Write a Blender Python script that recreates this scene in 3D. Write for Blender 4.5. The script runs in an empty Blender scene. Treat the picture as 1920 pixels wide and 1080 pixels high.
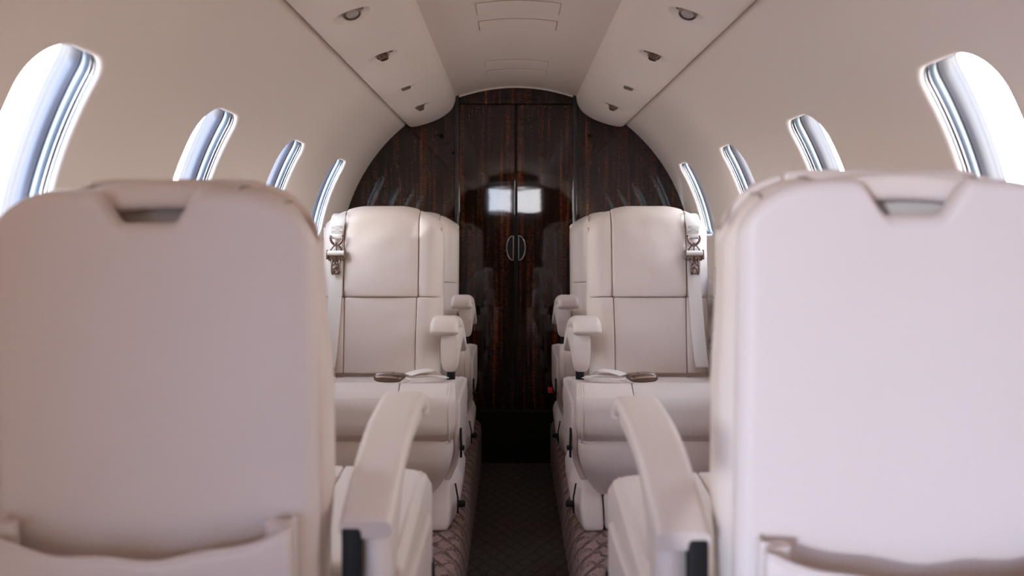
import bpy, bmesh, math, random
from math import sin, cos, pi, radians, sqrt, tan, exp
from mathutils import Vector, Matrix, noise
random.seed(7)
C = bpy.context.scene.collection
R = 0.80            # cabin radius
ZC = 0.914          # height of the cabin axis above the aisle floor
YB = 3.71           # rear bulkhead
YF = -1.70          # front partition
PL = 0.20           # platform height

# ------------------------------------------------------------------ materials
def new_mat(name):
    m = bpy.data.materials.new(name); m.use_nodes = True
    nt = m.node_tree
    b = nt.nodes['Principled BSDF']
    return m, nt, b

def N(nt, t, **kw):
    n = nt.nodes.new(t)
    for k, v in kw.items():
        if k in n.inputs: n.inputs[k].default_value = v
        else: setattr(n, k, v)
    return n

def simple(name, col, rough=0.5, metal=0.0, spec=0.5, coat=0.0):
    m, nt, b = new_mat(name)
    b.inputs['Base Color'].default_value = (*col, 1)
    b.inputs['Roughness'].default_value = rough
    b.inputs['Metallic'].default_value = metal
    b.inputs['Specular IOR Level'].default_value = spec
    b.inputs['Coat Weight'].default_value = coat
    return m

def leather(name, col, rough=0.45, wr=0.10):
    m, nt, b = new_mat(name)
    tc = N(nt, 'ShaderNodeTexCoord')
    n1 = N(nt, 'ShaderNodeTexVoronoi', Scale=620.0)
    n2 = N(nt, 'ShaderNodeTexNoise', Scale=11.0, Detail=3.0, Distortion=0.6)
    n3 = N(nt, 'ShaderNodeTexNoise', Scale=3.0, Detail=2.0)
    for n in (n1, n2, n3): nt.links.new(tc.outputs['Object'], n.inputs['Vector'])
    b1 = N(nt, 'ShaderNodeBump', Strength=0.06, Distance=0.001)
    b2 = N(nt, 'ShaderNodeBump', Strength=wr, Distance=0.02)
    nt.links.new(n1.outputs['Distance'], b1.inputs['Height'])
    nt.links.new(n2.outputs['Fac'], b2.inputs['Height'])
    nt.links.new(b2.outputs['Normal'], b1.inputs['Normal'])
    nt.links.new(b1.outputs['Normal'], b.inputs['Normal'])
    mx = N(nt, 'ShaderNodeMix', data_type='RGBA')
    mx.inputs[6].default_value = (*[c * 0.965 for c in col], 1)
    mx.inputs[7].default_value = (*[min(1, c * 1.03) for c in col], 1)
    nt.links.new(n3.outputs['Fac'], mx.inputs[0])
    nt.links.new(mx.outputs[2], b.inputs['Base Color'])
    b.inputs['Roughness'].default_value = rough
    b.inputs['Specular IOR Level'].default_value = 0.45
    return m

def wall_mat(name, col, rough=0.55):
    m, nt, b = new_mat(name)
    tc = N(nt, 'ShaderNodeTexCoord')
    n1 = N(nt, 'ShaderNodeTexNoise', Scale=500.0, Detail=2.0)
    nt.links.new(tc.outputs['Object'], n1.inputs['Vector'])
    b1 = N(nt, 'ShaderNodeBump', Strength=0.03, Distance=0.001)
    nt.links.new(n1.outputs['Fac'], b1.inputs['Height'])
    nt.links.new(b1.outputs['Normal'], b.inputs['Normal'])
    b.inputs['Base Color'].default_value = (*col, 1)
    b.inputs['Roughness'].default_value = rough
    b.inputs['Specular IOR Level'].default_value = 0.35
    return m

def wood_mat():
    m, nt, b = new_mat('macassar_veneer')
    tc = N(nt, 'ShaderNodeTexCoord')
    mp = N(nt, 'ShaderNodeMapping'); mp.inputs['Scale'].default_value = (1, 1, 0.035)
    nt.links.new(tc.outputs['Object'], mp.inputs['Vector'])
    n1 = N(nt, 'ShaderNodeTexNoise', Scale=48.0, Detail=7.0, Roughness=0.62, Distortion=0.15)
    nt.links.new(mp.outputs['Vector'], n1.inputs['Vector'])
    r1 = N(nt, 'ShaderNodeValToRGB')
    e = r1.color_ramp.elements
    e[0].position = 0.30; e[0].color = (0.005, 0.003, 0.002, 1)
    e[1].position = 0.74; e[1].color = (0.250, 0.060, 0.019, 1)
    x = e.new(0.46); x.color = (0.012, 0.0055, 0.0030, 1)
    x = e.new(0.60); x.color = (0.055, 0.0155, 0.006, 1)
    nt.links.new(n1.outputs['Fac'], r1.inputs['Fac'])
    # cross figure: short ripples over the stripes
    mp2 = N(nt, 'ShaderNodeMapping'); mp2.inputs['Scale'].default_value = (0.28, 1, 1)
    nt.links.new(tc.outputs['Object'], mp2.inputs['Vector'])
    n2 = N(nt, 'ShaderNodeTexNoise', Scale=190.0, Detail=3.0, Distortion=0.8)
    nt.links.new(mp2.outputs['Vector'], n2.inputs['Vector'])
    r2 = N(nt, 'ShaderNodeValToRGB')
    r2.color_ramp.elements[0].position = 0.38; r2.color_ramp.elements[0].color = (0.45, 0.42, 0.40, 1)
    r2.color_ramp.elements[1].position = 0.66; r2.color_ramp.elements[1].color = (1.6, 1.45, 1.3, 1)
    nt.links.new(n2.outputs['Fac'], r2.inputs['Fac'])
    mul = N(nt, 'ShaderNodeMix', data_type='RGBA', blend_type='MULTIPLY')
    mul.inputs[0].default_value = 1.0
    nt.links.new(r1.outputs['Color'], mul.inputs[6]); nt.links.new(r2.outputs['Color'], mul.inputs[7])
    nt.links.new(mul.outputs[2], b.inputs['Base Color'])
    n3 = N(nt, 'ShaderNodeTexNoise', Scale=26.0, Detail=1.0)
    nt.links.new(mp2.outputs['Vector'], n3.inputs['Vector'])
    bp = N(nt, 'ShaderNodeBump', Strength=0.025, Distance=0.004)
    nt.links.new(n3.outputs['Fac'], bp.inputs['Height'])
    nt.links.new(bp.outputs['Normal'], b.inputs['Normal'])
    b.inputs['Roughness'].default_value = 0.035
    b.inputs['Specular IOR Level'].default_value = 0.45
    b.inputs['Coat Weight'].default_value = 0.25
    b.inputs['Coat Roughness'].default_value = 0.02
    return m

def carpet_mat(name, c1, c2, pattern=True, border=None):
    m, nt, b = new_mat(name)
    tc = N(nt, 'ShaderNodeTexCoord')
    fz = N(nt, 'ShaderNodeTexNoise', Scale=210.0, Detail=3.0)
    bl = N(nt, 'ShaderNodeTexNoise', Scale=26.0, Detail=4.0)
    wob = N(nt, 'ShaderNodeTexNoise', Scale=70.0, Detail=3.0)
    for n in (fz, bl, wob): nt.links.new(tc.outputs['Object'], n.inputs['Vector'])
    mx = N(nt, 'ShaderNodeMix', data_type='RGBA')
    mx.inputs[6].default_value = (*c1, 1); mx.inputs[7].default_value = (*c2, 1)
    if pattern:
        sep = N(nt, 'ShaderNodeSeparateXYZ'); nt.links.new(tc.outputs['Object'], sep.inputs[0])
        def math_n(op, a, bb=None):
            n = N(nt, 'ShaderNodeMath', operation=op)
            for i, v in enumerate((a, bb)):
                if v is None: continue
                if isinstance(v, (int, float)): n.inputs[i].default_value = v
                else: nt.links.new(v, n.inputs[i])
            return n.outputs[0]
        wv = math_n('MULTIPLY', math_n('SUBTRACT', wob.outputs['Fac'], 0.5), 0.032)
        xs = math_n('MULTIPLY', math_n('ADD', math_n('SUBTRACT', math_n('ABSOLUTE', sep.outputs[0]), sep.outputs[2]), wv), 1.0 / 0.052)
        ys = math_n('MULTIPLY', math_n('ADD', sep.outputs[1], wv), 1.0 / 0.085)
        def line(v):
            f = math_n('ABSOLUTE', math_n('SUBTRACT', math_n('FRACT', v), 0.5))
            return math_n('LESS_THAN', f, 0.125)
        ln = math_n('MAXIMUM', line(math_n('ADD', xs, ys)), line(math_n('SUBTRACT', xs, ys)))
        if border is not None:
            ln = math_n('MULTIPLY', ln, math_n('GREATER_THAN', math_n('ABSOLUTE', sep.outputs[0]), border))
        f = math_n('MULTIPLY', ln, math_n('MAXIMUM', 0.0, math_n('SUBTRACT', math_n('MULTIPLY', bl.outputs['Fac'], 3.2), 0.85)))
        nt.links.new(f, mx.inputs[0])
    else:
        nt.links.new(bl.outputs['Fac'], mx.inputs[0])
    mul = N(nt, 'ShaderNodeMix', data_type='RGBA', blend_type='MULTIPLY')
    mul.inputs[0].default_value = 0.75
    nt.links.new(mx.outputs[2], mul.inputs[6])
    r = N(nt, 'ShaderNodeValToRGB')
    r.color_ramp.elements[0].position = 0.3; r.color_ramp.elements[0].color = (0.45, 0.45, 0.45, 1)
    r.color_ramp.elements[1].position = 0.7; r.color_ramp.elements[1].color = (1.35, 1.35, 1.35, 1)
    ad = N(nt, 'ShaderNodeMix', data_type='FLOAT'); ad.inputs[0].default_value = 0.4
    nt.links.new(fz.outputs['Fac'], ad.inputs[2]); nt.links.new(bl.outputs['Fac'], ad.inputs[3])
    nt.links.new(ad.outputs[0], r.inputs['Fac'])
    nt.links.new(r.outputs['Color'], mul.inputs[7])
    nt.links.new(mul.outputs[2], b.inputs['Base Color'])
    b.inputs['Roughness'].default_value = 0.95
    b.inputs['Specular IOR Level'].default_value = 0.1
    b.inputs['Sheen Weight'].default_value = 0.15
    bp = N(nt, 'ShaderNodeBump', Strength=0.6, Distance=0.004)
    nt.links.new(fz.outputs['Fac'], bp.inputs['Height'])
    nt.links.new(bp.outputs['Normal'], b.inputs['Normal'])
    return m

def glass_mat():
    m, nt, b = new_mat('window_glass')
    nt.nodes.remove(b)
    out = nt.nodes['Material Output']
    tr = N(nt, 'ShaderNodeBsdfTransparent'); tr.inputs[0].default_value = (0.96, 0.98, 1, 1)
    gl = N(nt, 'ShaderNodeBsdfGlossy', Roughness=0.02)
    fr = N(nt, 'ShaderNodeFresnel', IOR=1.35)
    mx = N(nt, 'ShaderNodeMixShader')
    nt.links.new(fr.outputs[0], mx.inputs[0]); nt.links.new(tr.outputs[0], mx.inputs[1]); nt.links.new(gl.outputs[0], mx.inputs[2])
    nt.links.new(mx.outputs[0], out.inputs['Surface'])
    return m

def webbing_mat():
    m, nt, b = new_mat('belt_webbing')
    tc = N(nt, 'ShaderNodeTexCoord')
    w = N(nt, 'ShaderNodeTexWave', Scale=240.0, Distortion=0.5); w.bands_direction = 'Z'
    nt.links.new(tc.outputs['Object'], w.inputs['Vector'])
    bp = N(nt, 'ShaderNodeBump', Strength=0.25, Distance=0.001)
    nt.links.new(w.outputs['Fac'], bp.inputs['Height']); nt.links.new(bp.outputs['Normal'], b.inputs['Normal'])
    b.inputs['Base Color'].default_value = (0.80, 0.745, 0.69, 1)
    b.inputs['Roughness'].default_value = 0.6
    return m

M = dict(
    leather=leather('ivory_leather', (0.72, 0.620, 0.560)),
    shell=leather('ivory_leather_panel', (0.72, 0.630, 0.595), 0.5, 0.03),
    plastic=simple('ivory_plastic', (0.73, 0.63, 0.58), 0.42),
    wall=wall_mat('cream_side_wall', (0.83, 0.740, 0.660)),
    ceil=wall_mat('cream_ceiling', (0.75, 0.650, 0.575)),
    panel=wall_mat('cream_overhead', (0.83, 0.740, 0.665)),
    wood=wood_mat(),
    chrome=simple('polished_metal', (0.30, 0.30, 0.32), 0.2, 1.0),
    reflection_band=simple('satin_blue_reflection', (0.20, 0.235, 0.27), 0.25),  # blue of the sky mirrored in the metal surround, put into the colour
    seal=simple('brown_rubber_seal', (0.035, 0.022, 0.017), 0.6),
    strip=simple('black_gloss_strip', (0.020, 0.017, 0.015), 0.12, 0.0, 0.6),
    smoke=simple('smoked_chrome', (0.30, 0.27, 0.25), 0.16, 1.0),
    nickel=simple('dark_nickel', (0.36, 0.30, 0.26), 0.28, 1.0),
    lens=simple('lamp_lens', (0.42, 0.37, 0.34), 0.12, 0.0, 0.6),
    bronze=simple('bronze_buckle', (0.22, 0.15, 0.12), 0.28, 0.9),
    black=simple('black_plastic', (0.008, 0.007, 0.007), 0.55, 0.0, 0.25),
    frame=simple('window_frame_reflection_grey', (0.055, 0.050, 0.058), 0.4),  # dark mauve of the mirrored cabin, put into the frame colour
    seam=simple('seam_thread', (0.33, 0.25, 0.22), 0.7),
    gasket=simple('hatch_gasket', (0.42, 0.34, 0.31), 0.7),
    red=simple('red_tab', (0.55, 0.02, 0.03), 0.5),
    stitch=simple('stitching', (0.40, 0.36, 0.34), 0.8),
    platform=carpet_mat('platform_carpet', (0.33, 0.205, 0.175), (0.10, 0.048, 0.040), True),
    aisle=carpet_mat('shaded_aisle_carpet', (0.070, 0.048, 0.036), (0.030, 0.020, 0.014), True),  # platform carpet again, the aisle's darkness in the picture put into its colour
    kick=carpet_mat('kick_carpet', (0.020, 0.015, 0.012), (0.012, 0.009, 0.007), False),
    glass=glass_mat(),
    web=webbing_mat(),
    cockpit=simple('cockpit_grey', (0.07, 0.06, 0.055), 0.7),
)

# ------------------------------------------------------------------ object helpers
def link(name, verts, faces, mat, parent=None, smooth=True, recalc=True, angle=None):
    me = bpy.data.meshes.new(name)
    me.from_pydata([tuple(v) for v in verts], [], faces)
    me.update()
    if recalc:
        bm = bmesh.new(); bm.from_mesh(me)
        bmesh.ops.remove_doubles(bm, verts=bm.verts, dist=1e-6)
        bmesh.ops.recalc_face_normals(bm, faces=bm.faces)
        bm.to_mesh(me); bm.free()
    if smooth:
        for p in me.polygons: p.use_smooth = True
    if angle is not None:
        me.set_sharp_from_angle(angle=radians(angle))
    o = bpy.data.objects.new(name, me); C.objects.link(o)
    me.materials.append(M[mat] if isinstance(mat, str) else mat)
    if parent is not None: o.parent = parent
    return o

def tag(o, label=None, cat=None, group=None, kind=None):
    if label: o['label'] = label
    if cat: o['category'] = cat
    if group: o['group'] = group
    if kind: o['kind'] = kind
    return o

def empty(name, loc):
    o = bpy.data.objects.new(name, None); C.objects.link(o); o.location = loc
    o.empty_display_size = 0.1
    return o

def copy_tree(o, parent=None):
    c = o.copy(); C.objects.link(c)
    if parent is not None: c.parent = parent
    for ch in list(o.children): copy_tree(ch, c)
    return c

class G:
    """collects geometry for ONE mesh"""
    def __init__(s): s.v = []; s.f = []
    def add(s, vf, fn=None):
        v, f = vf; k = len(s.v)
        s.v += [Vector(fn(Vector(p))) if fn else Vector(p) for p in v]
        s.f += [[i + k for i in q] for q in f]
        return s

def axis_nodes(h, r, nr, n):
    a = [-(h - r) - r * tan(radians(45) * (1 - k / nr)) for k in range(nr)]
    inner = [-(h - r) + 2 * (h - r) * k / n for k in range(n + 1)]
    return a + inner + [-x for x in reversed(a)]

def rbox(hx, hy, hz, r, n=(6, 6, 6), nr=4, cen=(0, 0, 0)):
    ax = [axis_nodes(h, min(r, h * 0.999), nr, k) for h, k in zip((hx, hy, hz), n)]
    L = [len(a) for a in ax]
    idx = {}; vs = []; fs = []
    def vert(i, j, k):
        key = (i, j, k)
        if key not in idx:
            p = Vector((ax[0][i], ax[1][j], ax[2][k]))
            q = Vector([max(-(h - r), min(h - r, c)) for h, c in zip((hx, hy, hz), p)])
            d = p - q
            if d.length > 1e-9: p = q + d.normalized() * r
            idx[key] = len(vs); vs.append(p + Vector(cen))
        return idx[key]
    for (a, b, c) in ((0, 1, 2), (1, 2, 0), (2, 0, 1)):
        for end in (0, L[c] - 1):
            for i in range(L[a] - 1):
                for j in range(L[b] - 1):
                    q = []
                    for (di, dj) in ((0, 0), (1, 0), (1, 1), (0, 1)):
                        t = [0, 0, 0]; t[a] = i + di; t[b] = j + dj; t[c] = end
                        q.append(vert(*t))
                    fs.append(q)
    return vs, fs

def sweep(path, w, th, lateral=Vector((1, 0, 0)), r=0.4, nseg=5, caps=True, scale=None):
    """rounded-rect section swept along path (3D points); lateral is the constant width axis"""
    sec = []
    rr = min(w, th) * r
    for (sx, sy, a0) in ((1, 1, 0), (-1, 1, 90), (-1, -1, 180), (1, -1, 270)):
        for k in range(nseg + 1):
            a = radians(a0 + 90 * k / nseg)
            sec.append((sx * (w / 2 - rr) + rr * cos(a), sy * (th / 2 - rr) + rr * sin(a)))
    n = len(sec); vs = []; fs = []
    P = [Vector(p) for p in path]
    for i, p in enumerate(P):
        t = (P[min(i + 1, len(P) - 1)] - P[max(i - 1, 0)]).normalized()
        nrm = t.cross(lateral).normalized()
        if nrm.length < 1e-6: nrm = Vector((0, 0, 1))
        sw, st = (1, 1) if scale is None else scale(i / (len(P) - 1))
        for (a, b) in sec: vs.append(p + lateral * a * sw + nrm * b * st)
    for i in range(len(P) - 1):
        for k in range(n):
            fs.append([i * n + k, i * n + (k + 1) % n, (i + 1) * n + (k + 1) % n, (i + 1) * n + k])
    if caps:
        fs.append(list(range(n))); fs.append([(len(P) - 1) * n + k for k in range(n)])
    return vs, fs

def tube(path, rad, n=8, closed=False):
    P = [Vector(p) for p in path]; m = len(P); vs = []; fs = []
    up = Vector((0.13, 0.31, 0.94)).normalized()
    for i, p in enumerate(P):
        if closed: t = (P[(i + 1) % m] - P[i - 1]).normalized()
        else: t = (P[min(i + 1, m - 1)] - P[max(i - 1, 0)]).normalized()
        a = t.cross(up)
        if a.length < 1e-4: a = t.cross(Vector((1, 0, 0)))
        a.normalize(); b = t.cross(a)
        for k in range(n):
            g = 2 * pi * k / n
            vs.append(p + a * rad * cos(g) + b * rad * sin(g))
    for i in range(m if closed else m - 1):
        j = (i + 1) % m
        for k in range(n):
            fs.append([i * n + k, i * n + (k + 1) % n, j * n + (k + 1) % n, j * n + k])
    if not closed:
        fs.append(list(range(n))); fs.append([(m - 1) * n + k for k in range(n)])
    return vs, fs

def lathe(prof, n=28):
    """profile [(r, h)] about local +z"""
    vs = []; fs = []
    for (r, h) in prof:
        for k in range(n):
            a = 2 * pi * k / n
            vs.append(Vector((r * cos(a), r * sin(a), h)))
    for i in range(len(prof) - 1):
        for k in range(n):
            fs.append([i * n + k, i * n + (k + 1) % n, (i + 1) * n + (k + 1) % n, (i + 1) * n + k])
    if prof[0][0] > 1e-6: fs.append(list(range(n)))
    if prof[-1][0] > 1e-6: fs.append([(len(prof) - 1) * n + k for k in range(n)])
    return vs, fs

def spline(pts, n):
    """Catmull-Rom through points"""
    P = [Vector(p) for p in pts]
    P = [P[0] * 2 - P[1]] + P + [P[-1] * 2 - P[-2]]
    out = []
    m = len(P) - 3
    for i in range(n + 1):
        u = i / n * m; k = min(int(u), m - 1); t = u - k
        p0, p1, p2, p3 = P[k:k + 4]
        out.append(0.5 * ((2 * p1) + (p2 - p0) * t + (2 * p0 - 5 * p1 + 4 * p2 - p3) * t * t + (3 * p1 - p0 - 3 * p2 + p3) * t ** 3))
    return out

def box(x0, x1, y0, y1, z0, z1, r=0.002):
    return rbox((x1 - x0) / 2, (y1 - y0) / 2, (z1 - z0) / 2, r, (1, 1, 1), 2, ((x0 + x1) / 2, (y0 + y1) / 2, (z0 + z1) / 2))

def smoothstep(a, b, x):
    t = max(0, min(1, (x - a) / (b - a))); return t * t * (3 - 2 * t)

# ------------------------------------------------------------------ cabin shell
A_LOW = -(ZC - PL)           # arc coordinate of the wall foot
A_TOP = R * radians(51.3)
def wall_p(side, y, a, rho=0.0):
    if a >= 0:
        t = a / R
        return Vector((side * (R + rho) * cos(t), y, ZC + (R + rho) * sin(t)))
    k = a / A_LOW
    return Vector((side * (R - 0.05 * k * k + rho), y, ZC + a))

WA, WH = 0.2815, 0.1555       # window centre and half height along the arc
def win_inside(du, dv, hw, hh, rn, rf):
    """du < 0 is the end nearer the front of the cabin"""
    if abs(du) > hw or abs(dv) > hh: return False
    r = rn if du < 0 else rf
    qx = abs(du) - (hw - r); qy = abs(dv) - (hh - r)
    if qx > 0 and qy > 0: return qx * qx + qy * qy <= r * r
    return True

def outline(hw, hh, rn, rf, dirs):
    out = []
    for (dx, dy) in dirs:
        lo, hi = 0.0, 3.0
        for _ in range(40):
            mid = (lo + hi) / 2
            if win_inside(dx * mid, dy * mid, hw, hh, rn, rf): lo = mid
            else: hi = mid
        out.append(Vector((dx * lo, dy * lo)))
    return out

HWS = {1.345: 0.092}
def hw_of(f): return HWS.get(f, 0.105)
KY, KA = 22, 30
def build_wall(side, wins, sname, ystart=YF - 0.05):
    """wins = far edges along y of the windows"""
    cells = []
    for f in wins: cells.append((f - 2 * hw_of(f) - 0.03, f + 0.03))
    ys = []
    y = ystart
    def fill(a, b, step=0.08):
        n = max(1, int(round((b - a) / step)))
        return [a + (b - a) * i / n for i in range(n)]
    tags_ = []
    for (c0, c1) in cells:
        ys += [(v, None) for v in fill(y, c0)]
        ys += [(c0 + (c1 - c0) * i / KY, 'w') for i in range(KY)]
        y = c1
    ys += [(v, None) for v in fill(y, YB + 0.03)] + [(YB + 0.03, None)]
    a0, a1 = WA - WH - 0.03, WA + WH + 0.03
    als = [(A_LOW + (a0 - A_LOW) * i / 14, None) for i in range(14)]
    als += [(a0 + (a1 - a0) * i / KA, 'w') for i in range(KA)]
    als += [(a1 + (A_TOP - a1) * i / 10, None) for i in range(11)]
    vs = []; fs = []; idx = {}
    def V(i, j):
        if (i, j) not in idx:
            idx[(i, j)] = len(vs); vs.append(wall_p(side, ys[i][0], als[j][0]))
        return idx[(i, j)]
    for i in range(len(ys) - 1):
        for j in range(len(als) - 1):
            if ys[i][1] == 'w' and als[j][1] == 'w': continue
            fs.append([V(i, j), V(i + 1, j), V(i + 1, j + 1), V(i, j + 1)])
    # top lip turned outwards (shadow gap)
    top = len(als) - 1
    prev = None
    for i in range(len(ys)):
        p1 = len(vs); vs.append(wall_p(side, ys[i][0], A_TOP + 0.002, 0.003)); vs.append(wall_p(side, ys[i][0], A_TOP + 0.002, 0.03))
        if prev is not None:
            fs.append([V(i - 1, top), V(i, top), p1, prev]); fs.append([prev, p1, p1 + 1, prev + 1])
        prev = p1
    j0 = 14; infos = []
    i = 0
    starts = [k for k in range(len(ys)) if ys[k][1] == 'w' and (k == 0 or ys[k - 1][1] is None)]
    for si, f in zip(starts, wins):
        per = [(si + k, j0) for k in range(KY)] + [(si + KY, j0 + k) for k in range(KA)] + \
              [(si + KY - k, j0 + KA) for k in range(KY)] + [(si, j0 + KA - k) for k in range(KA)]
        HW = hw_of(f); cy = f - HW
        dirs = [(ys[a][0] - cy, als[b][0] - WA) for a, b in per]
        rn, rf = 0.085, 0.036
        ol = outline(HW, WH, rn, rf, dirs)
        n = len(per)
        loops = [[V(a, b) for a, b in per]]
        for t in (0.35, 0.7):
            lp = []
            for d, o in zip(dirs, ol):
                dv = Vector(d); oo = o * (1 + 0.011 / o.length)
                q = dv.lerp(oo, t); lp.append(len(vs)); vs.append(wall_p(side, cy + q.x, WA + q.y))
            loops.append(lp)
        for k in range(7):
            g = radians(90) * k / 6; rr = 0.011
            lp = []
            for o in ol:
                q = o * (1 + rr * (1 - sin(g)) / o.length)
                lp.append(len(vs)); vs.append(wall_p(side, cy + q.x, WA + q.y, rr * (1 - cos(g))))
            loops.append(lp)
        for A, B in zip(loops, loops[1:]):
            for k in range(n):
                fs.append([A[k], A[(k + 1) % n], B[(k + 1) % n], B[k]])
        infos.append((cy, ol))
    w = link('wall_' + sname, vs, fs, 'wall', recalc=True)
    tag(w, f'cream curved cabin side wall with windows on the {sname} side', 'wall', kind='structure')
    return infos

WL = [1.345, 2.005, 2.645, 3.295]
WR = [1.43, 2.105, 2.78, 3.45]
win_no = [0]
PORTALS = []
ORD = {1.345: 'nearest', 2.005: 'second nearest', 2.645: 'third nearest', 3.295: 'farthest', 1.43: 'nearest', 2.105: 'second nearest', 2.78: 'third nearest', 3.45: 'farthest'}
def build_windows(side, infos, wins, sname):
    for (cy, ol), f in zip(infos, wins):
        win_no[0] += 1
        e = empty(f'window_{win_no[0]}', wall_p(side, cy, WA, 0.04))
        base = e.location.copy()
        tag(e, f'{ORD.get(f, "unseen front")} cabin window in the {sname} wall with a polished metal surround', 'window', kind='structure')
        n = len(ol)
        def ring(prof, name, mat):
            vs = []; fs = []
            for (ex, rho) in prof:
                for o in ol:
                    q = o * (1 + ex / o.length); vs.append(wall_p(side, cy + q.x, WA + q.y, rho) - base)
            for i in range(len(prof) - 1):
                for k in range(n):
                    fs.append([i * n + k, i * n + (k + 1) % n, (i + 1) * n + (k + 1) % n, (i + 1) * n + k])
            ob = link(name, vs, fs, mat, e, recalc=False)
            return ob
        prof = [(0.0005, 0.0095), (-0.0015, 0.012), (-0.0015, 0.014), (0.003, 0.0155)]
        for k in range(1, 7):
            t = k / 6; prof.append((0.003 - 0.005 * sin(pi * t), 0.0155 + 0.0085 * t))
        ring(prof, 'reveal', 'chrome')
        prof = [(0.003, 0.024)]
        for k in range(1, 7):
            t = k / 6; prof.append((0.003 - 0.005 * sin(pi * t), 0.024 + 0.014 * t))
        ring(prof, 'reflection_band', 'reflection_band')  # band painted as the sky reflection in the surround
        ring([(0.003, 0.038), (0.005, 0.0385), (0.005, 0.041), (0.003, 0.0415)], 'seal', 'seal')
        prof = [(0.003, 0.0415)]
        for k in range(1, 7):
            t = k / 6; prof.append((0.003 - 0.003 * sin(pi * t * 0.5), 0.042 + 0.012 * t))
        prof += [(0.0, 0.068), (0.003, 0.069), (0.004, 0.080)]
        ring(prof, 'frame', 'frame')  # outer frame band, the cabin's reflection painted in
        vs = []; fs = []
        sc = [1.0, 0.66, 0.33]
        for s_ in sc:
            for o in ol: vs.append(wall_p(side, cy + o.x * 1.03 * s_, WA + o.y * 1.03 * s_, 0.076) - base)
        for i in range(2):
            for k in range(n): fs.append([i * n + k, i * n + (k + 1) % n, (i + 1) * n + (k + 1) % n, (i + 1) * n + k])
        vs.append(wall_p(side, cy, WA, 0.076) - base)
        for k in range(n): fs.append([2 * n + k, 2 * n + (k + 1) % n, len(vs) - 1])
        if side > 0: fs = [list(reversed(q)) for q in fs]
        link('pane', vs, fs, 'glass', e, recalc=False)
        PORTALS.append((wall_p(side, cy, WA, 0.10), wall_p(side, cy, WA, 1.0), 2 * hw_of(f) + 0.04, 2 * WH + 0.06))

YD = -0.60           # the open entry door is in the left wall, behind the viewer
build_windows(-1, build_wall(-1, WL, 'left', YD), WL, 'left')
PORTALS.append((Vector((-0.84, (YD + YF) / 2, 0.69)), Vector((-2, (YD + YF) / 2, 0.69)), abs(YF - YD), 1.05))
def over_door():  # unseen wall added to lower the opening, keeping sun off the right wall
    vs = []; fs = []; n = 12
    for y in (YF - 0.05, YD):
        for k in range(n + 1): vs.append(wall_p(-1, y, 0.262 + (A_TOP - 0.262) * k / n))
        vs.append(wall_p(-1, y, A_TOP + 0.002, 0.03)); vs.insert(len(vs) - n - 2, wall_p(-1, y, 0.262, 0.03))
    m = n + 3
    for k in range(m - 1): fs.append([k, k + 1, m + k + 1, m + k])
    tag(link('wall_left', vs, fs, 'wall', recalc=False), 'cream wall above the entry door, added unseen behind the viewer to limit the sun', 'wall', kind='structure')
over_door()
build_windows(1, build_wall(1, WR, 'right'), WR, 'right')

# ceiling: full arc, recessed behind the overhead panels so nothing leaks
def ceiling():
    vs = []; fs = []
    n = 60; ys = [YF - 0.05 + (YB + 0.08 - YF) * k / 40 for k in range(41)]
    for y in ys:
        for i in range(n + 1):
            t = radians(49) + radians(82) * i / n
            x = R * cos(t)
            rho = 0.022 * smoothstep(0.30, 0.36, abs(x))
            vs.append(Vector(((R + rho) * cos(t), y, ZC + (R + rho) * sin(t))))
    for k in range(40):
        for i in range(n):
            a = k * (n + 1) + i
            fs.append([a, a + 1, a + n + 2, a + n + 1])
    o = link('ceiling', vs, fs, 'ceil', recalc=False)
    tag(o, 'cream curved ceiling panel running down the middle of the cabin', 'ceiling', kind='structure')
ceiling()
# pale edge trim where the ceiling meets the wood bulkhead
g = G(); g.add(tube([(0.795 * cos(t), YB - 0.006, ZC + 0.795 * sin(t)) for t in [radians(69.5) + radians(41) * i / 40 for i in range(41)]], 0.005, 8))
tag(link('trim_1', g.v, g.f, 'panel'), 'thin pale trim along the ceiling edge above the wood doors', 'trim', kind='structure')

# flush hatches in the ceiling
hs = [(2.335, 2.455), (2.535, 2.645), (3.135, 3.235), (3.315, 3.385)]
hl = ['nearest of the slim rectangular ceiling hatches, cut by the top of the frame', 'second slim rectangular ceiling hatch, just behind the nearest one',
      'third slim rectangular ceiling hatch, the larger of the far pair', 'farthest slim ceiling hatch, closest to the wood doors']
for (y0, y1), lb in zip(hs, hl):
    def cf(p):
        # p.x across, p.y along, p.z depth
        t = pi / 2 - p.x / R
        rr = R - 0.0006 - p.z
        return Vector((rr * cos(t), p.y, ZC + rr * sin(t)))
    e = empty('ceiling_hatch', (0, (y0 + y1) / 2, ZC + R - 0.001))
    off = -e.location
    hw = 0.1225
    v, f = rbox(hw, (y1 - y0) / 2, 0.0016, 0.0012, (24, 3, 1), 2, (0, (y0 + y1) / 2, 0.0012))
    g = G(); g.add((v, f), lambda p: cf(p) + off); link('hatch_cover', g.v, g.f, 'ceil', e)
    # groove line round the cover
    pts = []
    yy0, yy1 = y0 - 0.001, y1 + 0.001; h2 = hw + 0.001
    for k in range(24): pts.append((-h2 + 2 * h2 * k / 24, yy0))
    for k in range(6): pts.append((h2, yy0 + (yy1 - yy0) * k / 6))
    for k in range(24): pts.append((h2 - 2 * h2 * k / 24, yy1))
    for k in range(6): pts.append((-h2, yy1 - (yy1 - yy0) * k / 6))
    g = G(); g.add(tube([cf(Vector((a, b, 0.0003))) + off for a, b in pts], 0.0009, 6, True)); link('gasket', g.v, g.f, 'gasket', e)
    tag(e, lb, 'ceiling hatch', 'slim hatches along the ceiling')

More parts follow.
